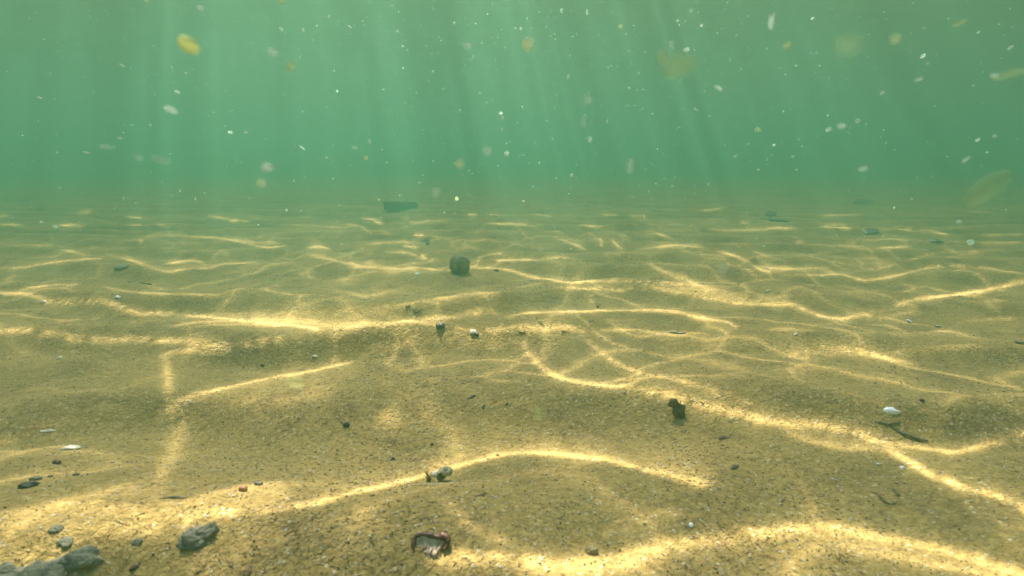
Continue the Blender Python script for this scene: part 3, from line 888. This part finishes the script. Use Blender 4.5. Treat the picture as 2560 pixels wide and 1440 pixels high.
# little upright tufts
for (px, py, hh, w, n, mt, lab, sd_) in [
    (1494, 770, 22, 14, 6, M_WEED, "small slanting brown weed tuft on the crest right of centre", 3),
    (1069, 612, 30, 12, 8, M_DARK, "small upright dark weed tuft in the distance left of the round stone", 5),
    (1040, 783, 24, 20, 12, M_WEED_G, "grey-green weed tuft on the crest left of the dark pebble", 7),
    (1019, 771, 12, 12, 8, M_WEED, "tiny brown weed tuft behind the grey-green one", 8),
    (1305, 834, 12, 18, 9, M_WEED, "orange-brown weed tuft on the bright crest in the centre", 9),
    (1412, 830, 12, 22, 9, M_FROND, "straw-coloured weed tuft at the brightest spot of the centre crest", 10),
    (1462, 846, 8, 16, 7, M_FROND, "straw-coloured tuft where the thin light line starts downward", 14),
    (2105, 1405, 18, 30, 10, M_WEED, "brown weed tuft in the shade under the broad bottom light line", 12),
    (930, 1352, 14, 26, 8, M_WEED, "low brown weed tuft left of the broken brown shell", 13)]:
    p, m = ground_spot(px, py)
    o = tuft_mesh("weed_tuft", hh * m, w * m, n, 1.7 * m, mt, sd_, lean=.3)
    o.location = p
    props(o, lab, "weed")

# snail shell: coiled, mouth down towards the left
def snail(name, r, mat):
    b = bmesh.new(); turns, nu, nv = 3.0, 96, 14
    rings = []
    for i in range(nu + 1):
        t = i / nu; th = t * turns * 2 * math.pi
        k = math.exp(-(1 - t) * 2.3)
        cx = r * .55 * k * math.cos(th); cyy = r * .55 * k * math.sin(th); cz = r * 1.05 * (1 - k)
        tr = r * .52 * k
        ring = []
        for j in range(nv):
            a = 2 * math.pi * j / nv
            rad = tr * (1 + .05 * math.sin(i * 1.9))
            ring.append(b.verts.new((cx + math.cos(th) * math.cos(a) * rad, cyy + math.sin(th) * math.cos(a) * rad, cz + math.sin(a) * rad * 1.05)))
        rings.append(ring)
    for a_, b_ in zip(rings[:-1], rings[1:]):
        for j in range(nv):
            b.faces.new((a_[j], a_[(j + 1) % nv], b_[(j + 1) % nv], b_[j]))
    b.faces.new(rings[0][::-1])
    o = bm_object(name, b, mat)
    sm = o.modifiers.new("wall", 'SOLIDIFY'); sm.thickness = r * .05
    return o

p, m = ground_spot(1116, 1202)
sn = snail("snail_shell", 24 * m, M_SHELL)
sn.location = p + Vector((0, 0, 16 * m)); sn.rotation_euler = (math.radians(-12), math.radians(10), math.radians(200))
props(sn, "olive-grey snail shell resting on the long bright line, weed at its left", "shell")
p, m = ground_spot(1070, 1202)
o = tuft_mesh("weed_frond", 52 * m, 10 * m, 7, 4.2 * m, M_FROND, 22)
o.location = p; props(o, "pale straw weed fronds standing upright against the left of the snail shell", "weed")
p, m = ground_spot(1082, 1212)
o = twig_mesh("twig", 100 * m, 3.2 * m, M_FROND, .06, 23); put(o, p, .12, 2 * m)
props(o, "straw-coloured twig lying flat in front of the snail shell", "twig")
p, m = ground_spot(1088, 1192)
o = flake_mesh("shell_chip", 18 * m, 16 * m, M_PALE, .0008, .6, 33); put(o, p, .3, 6 * m); o.rotation_euler.rotate_axis('X', .9)
props(o, "pale shell chip wedged between the weed fronds and the snail shell", "shell chip")

# broken brown shell
p, m = ground_spot(1072, 1392)
e = empty("broken_shell", p)
e.rotation_euler = (math.radians(38), 0, math.radians(-3))
props(e, "broken reddish brown shell with a dark rim and ribbed pale inside, near the bottom", "shell")
b = bmesh.new(); path = []; rr = []
ctrl = [(-37, 2), (-43, 20), (-38, 36), (-20, 41), (0, 39), (18, 36), (32, 38), (43, 33), (45, 22), (36, 10)]
cc = smooth_line(ctrl, 3.0)
for i, q in enumerate(cc):
    path.append(Vector((q[0] * m, q[1] * m * 1.15, 3 * m)))
    t = i / (len(cc) - 1)
    rr.append((3.2 + 3.6 * math.sin(math.pi * t) + (3.5 if .68 < t < .88 else 0)) * m * (1 + .35 * float(vnoise(i * .5, 7))))
tube_mesh(b, path, rr, 9, .9, 4)
bm_object("rim", b, M_RIM, e)
b = bmesh.new(); rows = []
for i in range(25):
    t = i / 24 - .5
    col_ = []
    for j in range(9):
        s_ = j / 8
        x = t * 78 * (1 - .55 * s_ ** 1.5); y = 38 - s_ * (42 + 6 * math.sin(i * 1.7))
        z = -6 * math.sin(math.pi * s_) + 1.6 * math.sin(i * 2.1) * (0.3 + s_) + 2 * float(vnoise(i * .6, j * .7))
        col_.append(b.verts.new((x * m, y * m * 1.15, z * m)))
    rows.append(col_)
for a_, b_ in zip(rows[:-1], rows[1:]):
    for j in range(8): b.faces.new((a_[j], a_[j + 1], b_[j + 1], b_[j]))
vl = bm_object("valve", b, M_INNER, e)
sm = vl.modifiers.new("wall", 'SOLIDIFY'); sm.thickness = .0012
for k, (x, y, a, l) in enumerate([(-20, 8, 1.0, 34), (4, 2, 1.3, 22), (24, 8, 1.1, 30), (-2, -6, .1, 26)]):
    r_ = twig_mesh("rib", l * m, 2.2 * m, M_RIM, .1, 60 + k, parent=e)
    r_.location = (x * m, y * m, 1.5 * m); r_.rotation_euler = (0, 0, a)

# ------------------------------------------------------------------ fine litter nobody could count
def scatter_points(n, rmin, rmax, half, r_):
    """World points on the sea bed, denser near the viewer."""
    u_ = r_.random(n)
    y = rmin * (rmax / rmin) ** u_
    a = r_.uniform(-half, half, n)
    return y * np.tan(a), y

def island_mat(name, stops, rough=.8, spec=.2):
    m, nt = new_mat(name)
    g = N(nt, "ShaderNodeNewGeometry")
    c = ramp(nt, g.outputs["Random Per Island"], stops)
    p = N(nt, "ShaderNodeBsdfPrincipled", i_Roughness=rough)
    p.inputs["Specular IOR Level"].default_value = spec
    L(nt, c, p.inputs["Base Color"])
    o = N(nt, "ShaderNodeOutputMaterial"); L(nt, p.outputs[0], o.inputs[0])
    return m

def mesh_np(name, co, faces, mat, smooth=False):
    k = faces.shape[1]
    me = bpy.data.meshes.new(name)
    me.vertices.add(len(co)); me.vertices.foreach_set("co", co.astype(np.float32).ravel())
    me.loops.add(faces.size); me.loops.foreach_set("vertex_index", faces.astype(np.int32).ravel())
    me.polygons.add(len(faces))
    me.polygons.foreach_set("loop_start", np.arange(0, faces.size, k, dtype=np.int32))
    me.polygons.foreach_set("loop_total", np.full(len(faces), k, dtype=np.int32))
    me.polygons.foreach_set("use_smooth", np.full(len(faces), smooth, dtype=bool))
    me.update(calc_edges=True); me.materials.append(mat)
    o = bpy.data.objects.new(name, me); COL.objects.link(o)
    return o

OCT = np.array([(1, 0, 0), (-1, 0, 0), (0, 1, 0), (0, -1, 0), (0, 0, 1), (0, 0, -1)], float)
OCF = np.array([(0, 2, 4), (2, 1, 4), (1, 3, 4), (3, 0, 4), (2, 0, 5), (1, 2, 5), (3, 1, 5), (0, 3, 5)])

def blobs(name, x, y, size, mat, r_, flatten=.6, sink=.2, label="", long=1.0):
    n = len(x)
    v = OCT[None] * r_.uniform(.6, 1.3, (n, 6, 1))
    v = v * np.stack([size * r_.uniform(1, long, n), size, size * flatten], -1)[:, None, :] * .5
    a = r_.uniform(0, 2 * math.pi, n); c, s = np.cos(a)[:, None], np.sin(a)[:, None]
    vx = v[..., 0] * c - v[..., 1] * s; vy = v[..., 0] * s + v[..., 1] * c
    z = height(x, y) + size * flatten * (.5 - sink)
    co = np.stack([vx + x[:, None], vy + y[:, None], v[..., 2] + z[:, None]], -1).reshape(-1, 3)
    f = (OCF[None] + (np.arange(n) * 6)[:, None, None]).reshape(-1, 3)
    o = mesh_np(name, co, f, mat)
    return props(o, label, None, None, "stuff")

r2 = np.random.default_rng(5)
x, y = scatter_points(26000, .26, 3.2, .80, r2)
blobs("coarse_sand", x, y, .0009 * (1 + y * .55) * r2.uniform(.5, 1.7, len(x)),
      island_mat("coarse_grains", [(0, (.18, .12, .06)), (.35, (.40, .30, .16)), (.7, (.50, .40, .23)), (1, (.70, .62, .45))]), r2, .7, .25,
      "coarse ochre sand grains lying loose on the sea bed")
x, y = scatter_points(5200, .27, 5.5, .80, r2)
blobs("shell_grit", x, y, .0008 * (1 + y * .75) * r2.uniform(.5, 1.6, len(x)),
      island_mat("pale_grit", [(0, (.60, .55, .42)), (.6, (.78, .76, .66)), (1, (.88, .90, .86))], .35, .5), r2, .7, .05,
      "glinting white shell grit sprinkled over the sand")
x, y = scatter_points(3200, .27, 4.0, .80, r2)
blobs("dark_grit", x, y, .0010 * (1 + y * .6) * r2.uniform(.5, 1.7, len(x)),
      island_mat("dark_grit", [(0, (.03, .022, .012)), (.7, (.08, .05, .025)), (1, (.16, .07, .03))], .7, .3), r2, .7, .2,
      "dark mineral grit sprinkled over the sand")

# short curved plant crumbs, thick in the hollows
x, y = scatter_points(42000, .27, 2.6, .80, r2)
dens = fbm(x * 6.5, y * 7.5, 61, 3) + .25 * fbm(x * 22, y * 22, 66, 2)
keep = r2.random(len(x)) < np.clip((dens + .05) * 2.4, .06, 1.0) * .5
x, y = x[keep], y[keep]
n = len(x); K = 5
ln = r2.uniform(.0012, .0042, n) * (.75 + y * .5); wd = r2.uniform(.00022, .0005, n) * (.8 + y * .7)
an = r2.normal(0, .75, n) + .2 * np.sign(x) * -1; cv = r2.uniform(-1.6, 1.6, n)
t = np.linspace(-.5, .5, K)[None]
th = an[:, None] + cv[:, None] * t
dx = np.cumsum(np.cos(th), 1) / K * ln[:, None]; dy = np.cumsum(np.sin(th), 1) / K * ln[:, None]
cx_ = x[:, None] + dx - dx.mean(1, keepdims=True); cy_ = y[:, None] + dy - dy.mean(1, keepdims=True)
w_ = wd[:, None] * np.array([.4, 1, 1.1, .9, .35])[None]
hz = height(cx_, cy_)
A = np.stack([cx_ - np.sin(th) * w_, cy_ + np.cos(th) * w_, hz + wd[:, None] * .1], -1)
B = np.stack([cx_ + np.sin(th) * w_, cy_ - np.cos(th) * w_, hz + wd[:, None] * .1], -1)
T_ = np.stack([cx_, cy_, hz + wd[:, None] * 1.5], -1)
co = np.stack([A, T_, B], 2).reshape(-1, 3)
base_i = (np.arange(n) * K * 3)[:, None, None]
fs = []
for k in range(K - 1):
    for j in range(2):
        a0 = k * 3 + j
        fs.append([a0, a0 + 1, a0 + 4, a0 + 3])
f = (np.array(fs)[None] + base_i).reshape(-1, 4)
o = mesh_np("plant_crumbs", co, f, island_mat("plant_crumbs", [(0, (.07, .05, .022)), (.4, (.16, .11, .055)), (.8, (.27, .19, .10)), (1, (.45, .35, .20))], .9, .1), True)
props(o, "short curled dark crumbs of dead weed strewn over the sand", None, None, "stuff")

# ------------------------------------------------------------------ specks drifting in the water
fm, nt = new_mat("drifting_speck")
oi = N(nt, "ShaderNodeObjectInfo")
lw = N(nt, "ShaderNodeLayerWeight", i_Blend=0.5)
f1 = math_node(nt, 'SUBTRACT', 1.0, lw.outputs["Facing"])
f2 = math_node(nt, 'POWER', f1, 2.2)
al = math_node(nt, 'MINIMUM', math_node(nt, 'MULTIPLY', f2, oi.outputs["Alpha"]), 0.92)
df = N(nt, "ShaderNodeBsdfDiffuse"); tl = N(nt, "ShaderNodeBsdfTranslucent")
L(nt, oi.outputs["Color"], df.inputs[0]); L(nt, oi.outputs["Color"], tl.inputs[0])
am = N(nt, "ShaderNodeMixShader"); am.inputs[0].default_value = .6
L(nt, df.outputs[0], am.inputs[1]); L(nt, tl.outputs[0], am.inputs[2])
tr = N(nt, "ShaderNodeBsdfTransparent")
mx = N(nt, "ShaderNodeMixShader")
L(nt, al, mx.inputs[0]); L(nt, tr.outputs[0], mx.inputs[1]); L(nt, am.outputs[0], mx.inputs[2])
so = N(nt, "ShaderNodeOutputMaterial"); L(nt, mx.outputs[0], so.inputs[0])

TONES = {"white": (.64, .80, .68), "yellow": (.80, .84, .36), "cream": (.66, .78, .46), "olive": (.50, .60, .28)}
# px, py, width, height, degrees, tone, opacity, label (None: made from its place)
SPECKS = [
 (473,112,52,36,-32,"yellow",1.4,"large bright yellow speck, the most vivid one in the water"),
 (1320,110,30,32,0,"cream",.8,"round cream speck near the top, right of the middle"),
 (1698,163,84,62,10,"olive",.26,"biggest blurred olive blob in the upper water, beside a smaller one"),
 (1655,146,34,38,0,"olive",.32,"small brownish olive blob touching the biggest blurred olive blob"),
 (1928,58,16,26,0,"white",.75,"fuzzy white speck with two feelers near the top right"),
 (1968,114,19,12,30,"cream",1.8,"sharp cream oval speck below the fuzzy one with feelers"),
 (1717,124,13,11,0,"white",1.8,"sharp white round speck just above the biggest olive blob"),
 (2470,468,120,56,38,"olive",.22,"large blurred olive cloud low at the right, above the far sand"),
 (2522,187,84,24,12,"olive",.28,"long blurred olive streak at the right edge"),
 (2486,189,22,12,0,"white",.4,"pale oval touching the left end of the long olive streak"),
 (2123,112,70,60,0,"olive",.10,"very faint big round blob in the upper right water"),
 (2240,97,28,28,0,"olive",.25,"faint small round blob right of the very faint big one"),
 (668,418,31,26,0,"white",.75,"pale round disc-like speck just above the far sand, left of the middle"),
 (653,457,28,24,0,"cream",.42,"dim round speck under the pale round disc-like one"),
 (1149,410,26,26,0,"cream",.48,"dim yellowish round speck over the far sand near the middle"),
 (1219,377,24,25,0,"white",.38,"dim greenish round speck up right of the dim yellowish one"),
 (1267,383,13,13,0,"white",.65,"small pale round speck right of the dim greenish one"),
 (427,274,32,18,-22,"white",.75,"pale oval speck tilted down, below the large yellow speck"),
 (443,230,15,8,-20,"white",1.6,"small sharp white oval between the yellow speck and the tilted pale oval"),
 (304,163,15,6,-22,"white",1.1,"thin white sliver left of the large yellow speck"),
 (99,244,13,6,-15,"white",1.0,"thin white sliver farthest left in the middle of the water"),
 (216,381,14,5,-12,"white",1.1,"thin white sliver low at the left above the far sand"),
 (755,369,14,5,-38,"white",1.4,"thin white sliver tilted down, upper right of the pale round disc"),
 (576,331,13,7,0,"white",1.1,"left one of two small white specks side by side"),
 (615,331,11,8,0,"white",1.0,"right one of two small white specks side by side"),
 (683,130,28,20,-20,"white",.35,"faint blurred oval right of the large yellow speck"),
 (727,166,20,26,0,"olive",.55,"small blurred yellowish speck below the faint blurred oval"),
 (501,19,17,14,-20,"white",.5,"soft pale speck at the top, above the large yellow speck"),
 (705,3,22,14,0,"olive",.6,"soft yellowish speck cut by the top edge, left of the middle"),
 (366,3,10,7,0,"cream",1.2,"small sharp cream speck at the top edge on the left"),
 (703,73,10,7,-45,"white",1.5,"small sharp white speck under the soft yellowish one at the top"),
 (1252,283,10,9,0,"white",1.1,"upper one of a close pair of tiny white specks, middle of the water"),
 (1257,295,7,9,0,"white",1.6,"lower one of a close pair of tiny white specks, middle of the water"),
 (915,395,13,11,0,"olive",.9,"small yellow-brown speck low in the water left of the middle"),
 (1551,66,13,11,0,"yellow",.6,"small yellow speck at the top, right of the middle"),
 (1404,27,8,10,0,"white",1.8,"sharp white speck at the top, right of the round cream one"),
 (1468,30,6,12,0,"white",1.2,"upright narrow white speck right of the sharp one at the top"),
 (1576,414,18,36,-8,"white",.42,"pale diamond-shaped flake over the far sand, right of the middle"),
 (1469,250,28,26,0,"white",.28,"faint round greenish speck in mid water, right of the middle"),
 (1459,306,15,34,0,"white",.2,"very faint upright oval under the faint round greenish speck"),
 (1475,348,14,16,0,"white",.5,"small soft speck under the very faint upright oval"),
 (1679,110,9,18,0,"white",.55,"soft upright speck left of the sharp white round one"),
 (1797,220,20,10,-25,"white",.65,"soft pale oval sloping down, below the biggest olive blob"),
 (2206,232,14,9,20,"white",1.4,"sharp white oval speck in the middle of the right water"),
 (2297,199,19,6,20,"white",.95,"thin white sliver up right of the sharp white oval"),
 (2308,140,14,9,35,"white",1.2,"small white oval above the thin sliver on the right"),
 (2526,119,15,8,32,"white",1.2,"small white oval farthest right, above the long olive streak"),
 (2400,58,34,12,22,"olive",.45,"blurred yellowish streak near the top right corner"),
 (2446,81,11,7,32,"white",.7,"small pale oval below the blurred streak at top right"),
 (2444,350,13,8,25,"white",1.0,"small white oval low at the right, above the thin curved one"),
 (2416,398,21,6,38,"white",1.2,"thin curved white flake above the large olive cloud"),
 (2487,340,13,11,0,"white",.45,"soft pale speck right of the small white oval, low at the right"),
 (1894,323,14,12,0,"cream",.7,"small soft cream speck in mid water on the right half"),
 (2144,303,15,12,20,"white",.5,"soft round speck right above a faint pair, right half"),
 (2104,315,24,14,0,"white",.3,"right one of a faint pair of blurred specks, right half"),
 (2072,323,16,12,30,"white",.4,"left one of a faint pair of blurred specks, right half"),
 (2158,422,24,14,10,"white",.25,"faint blurred oval just above the far sand, right half"),
 (1430,438,8,9,0,"white",1.8,"sharp white speck just above the far sand, right of the middle"),
 (1142,497,9,9,0,"cream",1.8,"sharp cream speck at the start of the sand, right of the brick"),
 (1090,481,26,28,0,"white",.3,"faint blurred speck over the far sand above the sharp cream one"),
 (2427,606,15,14,0,"white",1.6,"bright white round speck in front of the sand at the right"),
 (2397,554,13,10,0,"white",1.3,"white oval speck above the bright round one, before the sand"),
 (735,955,48,32,-10,"yellow",.22,"large see-through yellow blob hovering before the shaded sand at left"),
 (1345,1036,32,38,0,"yellow",.26,"see-through yellow-green blob hovering before the mound in the middle"),
 (1128,1128,50,30,10,"yellow",.2,"see-through yellow blob hovering just above the snail shell"),
 (1808,672,32,26,0,"white",.16,"very faint pale round blob before the sand, right half"),
 (537,708,11,8,0,"yellow",1.2,"small cream-yellow speck before the shaded hollow at left"),
 (265,367,32,15,-8,"white",.28,"faint flat oval low in the left water"),
 (348,395,22,14,0,"white",.3,"faint soft speck right below the faint flat oval"),
 (299,345,13,9,0,"white",.45,"small soft speck above the faint flat oval"),
 (405,400,50,22,-12,"white",.16,"barely visible wide oval right of the faint soft speck, low at left"),
 (1170,112,24,20,-15,"white",.42,"soft pale double speck left of the round cream one"),
 (1727,28,14,14,20,"white",.4,"soft pale speck at the top above the sharp white round one"),
 (822,42,10,8,20,"white",.55,"soft small speck near the top, left of the middle"),
 (874,66,13,5,-42,"white",.6,"pale thin sliver near the top, right of the soft small speck"),
 (1302,72,6,8,0,"white",.9,None),(758,75,5,9,0,"white",.9,None),(749,145,5,7,0,"white",1,None),
 (992,78,8,6,40,"white",.9,None),(1007,116,7,7,0,"white",1,None),(1008,170,5,6,0,"white",1,None),
 (1082,178,7,7,40,"white",.7,None),(1108,222,7,6,0,"white",.9,None),(843,228,6,6,0,"white",.8,None),
 (816,394,7,6,0,"white",1,None),(1255,324,10,10,0,"white",.4,None),(887,369,15,10,0,"white",.3,None),
 (924,354,12,13,0,"white",.3,None),(1329,72,5,8,0,"white",1,None),(1566,84,5,5,0,"white",1.4,None),
 (1694,52,8,7,30,"white",1,None),(1754,64,7,8,0,"white",1,None),(2031,46,8,6,20,"white",1.2,None),
 (1573,220,6,6,0,"white",1.6,None),(1738,273,7,8,30,"white",1.2,None),(1774,290,5,5,0,"white",1.4,None),
 (1421,191,8,12,0,"white",.35,None),(1990,164,6,5,0,"white",1,None),(1838,391,9,8,0,"white",.4,None),
 (1896,424,6,6,0,"white",.7,None),(1992,424,7,6,0,"white",.8,None),(1982,391,8,6,0,"white",.5,None),
 (2209,325,5,5,0,"white",.7,None),(1308,503,6,6,0,"white",.9,None),(2310,70,7,5,0,"white",.5,None),
 (466,90,6,4,0,"white",.5,None),(465,183,7,5,0,"white",.5,None),(514,210,6,8,40,"white",.4,None),
 (580,275,7,4,-20,"white",.5,None),(375,313,9,6,0,"white",.5,None),(330,313,6,4,0,"white",.5,None),
 (534,280,6,4,-20,"white",.5,None),(955,374,6,5,0,"white",.7,None),(1048,457,5,5,0,"white",.8,None),
 (1172,427,5,6,0,"cream",1,None),(735,451,6,5,0,"white",.6,None),(1219,35,5,5,0,"white",.9,None),
 (1136,57,5,7,0,"white",.9,None),(1182,143,6,9,0,"white",.6,None),(1368,302,5,5,0,"white",.7,None),
 (1518,303,5,5,0,"white",.9,None),(1698,318,6,5,0,"white",.8,None),(1632,284,5,4,0,"white",.9,None),
 (1520,297,4,4,0,"white",.8,None),(1826,150,5,7,0,"white",.6,None),(1853,173,5,5,0,"white",.6,None),
 (1918,121,5,4,0,"white",.8,None),(1935,362,7,6,0,"white",.5,None),(1998,349,6,5,0,"white",.5,None),
 (2368,391,8,5,0,"white",.6,None),(2468,381,7,5,0,"white",.7,None),(2434,214,6,5,0,"white",.5,None),
 (2320,158,9,7,0,"white",.4,None),(1840,89,6,6,0,"white",.6,None),(1430,92,4,6,0,"white",.7,None),
 (1442,84,4,5,0,"white",.7,None),(1571,262,4,5,0,"white",.5,None),(2498,60,6,5,0,"white",.4,None),
 (2215,357,6,5,0,"white",.4,None),(150,470,8,4,0,"cream",.6,None),(752,527,7,5,0,"white",1,None),
 (716,525,7,6,0,"white",1,None),(103,555,9,7,0,"white",1,None),(138,566,14,9,0,"white",.6,None),
 (1111,531,6,5,0,"cream",1.2,None),(948,499,6,5,0,"cream",.9,None),(2236,519,5,5,0,"white",.9,None),
 (1890,596,6,4,0,"white",.6,None),(2100,1003,6,4,0,"white",.6,None),
]
ORD = ["first", "second", "third", "fourth", "fifth", "sixth", "seventh", "eighth", "ninth", "tenth", "eleventh", "twelfth",
       "thirteenth", "fourteenth", "fifteenth", "sixteenth", "seventeenth", "eighteenth", "nineteenth", "twentieth"]
ROWS = [(-1, 80, "at the very top"), (80, 160, "just below the top"),
        (160, 260, "in the upper middle of the water"), (260, 340, "in the lower water"),
        (340, 440, "just above the far sand"), (440, 1500, "in front of the sand")]
unnamed = {}
for i, sp in enumerate(SPECKS):
    if sp[7] is None:
        for ri, (a, b_, _) in enumerate(ROWS):
            if a < sp[1] <= b_: unnamed.setdefault(ri, []).append((sp[0], i))
auto = {}
for ri, lst in unnamed.items():
    for k, (_, i) in enumerate(sorted(lst)):
        k = sorted([t for t in lst if (SPECKS[t[1]][6] < .7) == (SPECKS[i][6] < .7) and SPECKS[t[1]][5] == SPECKS[i][5]]).index((_, i))
        auto[i] = f"{ORD[k]} from the left of the {'faint' if SPECKS[i][6] < .7 else 'tiny'} {SPECKS[i][5]} specks {ROWS[ri][2]}"

speck_meshes = []
for k in range(5):
    bmx = bmesh.new()
    bmesh.ops.create_icosphere(bmx, subdivisions=3, radius=.5)
    for v in bmx.verts:
        v.co *= 1 + .16 * noise3(v.co, 2.4, 70 + k) + .05 * noise3(v.co, 7, 80 + k)
    me = bpy.data.meshes.new("speck"); bmx.to_mesh(me); bmx.free()
    me.polygons.foreach_set("use_smooth", [True] * len(me.polygons))
    me.materials.append(fm); speck_meshes.append(me)
rs = random.Random(3)
for i, (px_, py_, w, h, deg, tone, alpha, label) in enumerate(SPECKS):
    big = max(w, h)
    dist = rs.uniform(.14, .22) if big > 16 else rs.uniform(.45, 1.0)
    if py_ > 1000: dist = .30
    elif py_ > 900: dist = .42
    elif py_ > 440: dist = min(dist, .6)
    pos = in_water(px_, py_, dist)
    mpp = dist / F_PX
    grow = 1.15 if big > 9 else 1.2
    name = "drifting_floc" if big > 20 else "drifting_speck"
    o = bpy.data.objects.new(name, speck_meshes[i % 5]); COL.objects.link(o)
    o.location = pos
    o.scale = (w * mpp * grow, min(w, h) * mpp * grow, h * mpp * grow)
    o.rotation_euler = (0, -math.radians(deg), 0)
    c = TONES[tone]; o.color = (c[0], c[1], c[2], alpha)
    props(o, label or auto[i], "speck", "pale specks drifting in the water")
    if px_ == 1928:                # its two feelers
        for (ax, az, l, rt) in ((-.35, .75, .30, .5), (.30, .80, .45, -.35)):
            bmx = bmesh.new()
            pth = [Vector((ax * .5 + math.sin(rt) * -l * t_, 0, az * .5 + l * t_)) for t_ in (0, .5, 1.0)]
            tube_mesh(bmx, pth, [.09, .07, .02], 6)
            q = bm_object("feeler", bmx, fm, o); q.color = (.95, .97, .9, .9)

# the finest suspended dust, far too much to count
x = r2.uniform(-1.0, 1.0, 2100); d_ = r2.uniform(.35, 1.8, 2100)
px_ = np.concatenate([r2.normal(1280, 420, 1200), r2.uniform(0, 2560, 900)]); py_ = r2.uniform(0, 640, 2100)
co_l = []; f_l = []
for i in range(2100):
    c0 = in_water(px_[i], py_[i], d_[i]); s_ = d_[i] / F_PX * r2.uniform(.7, 2.0) ** 1.5
    v = OCT * r2.uniform(.6, 1.2, (6, 1)) * s_ * np.array([1, 1, 1.5])
    co_l.append(v + np.array(c0)); f_l.append(OCF + 6 * i)
dust = mesh_np("marine_snow", np.vstack(co_l), np.vstack(f_l), fm, True)
dust.color = (.72, .86, .74, .55)
props(dust, "fine pale dust suspended all through the water", None, None, "stuff")
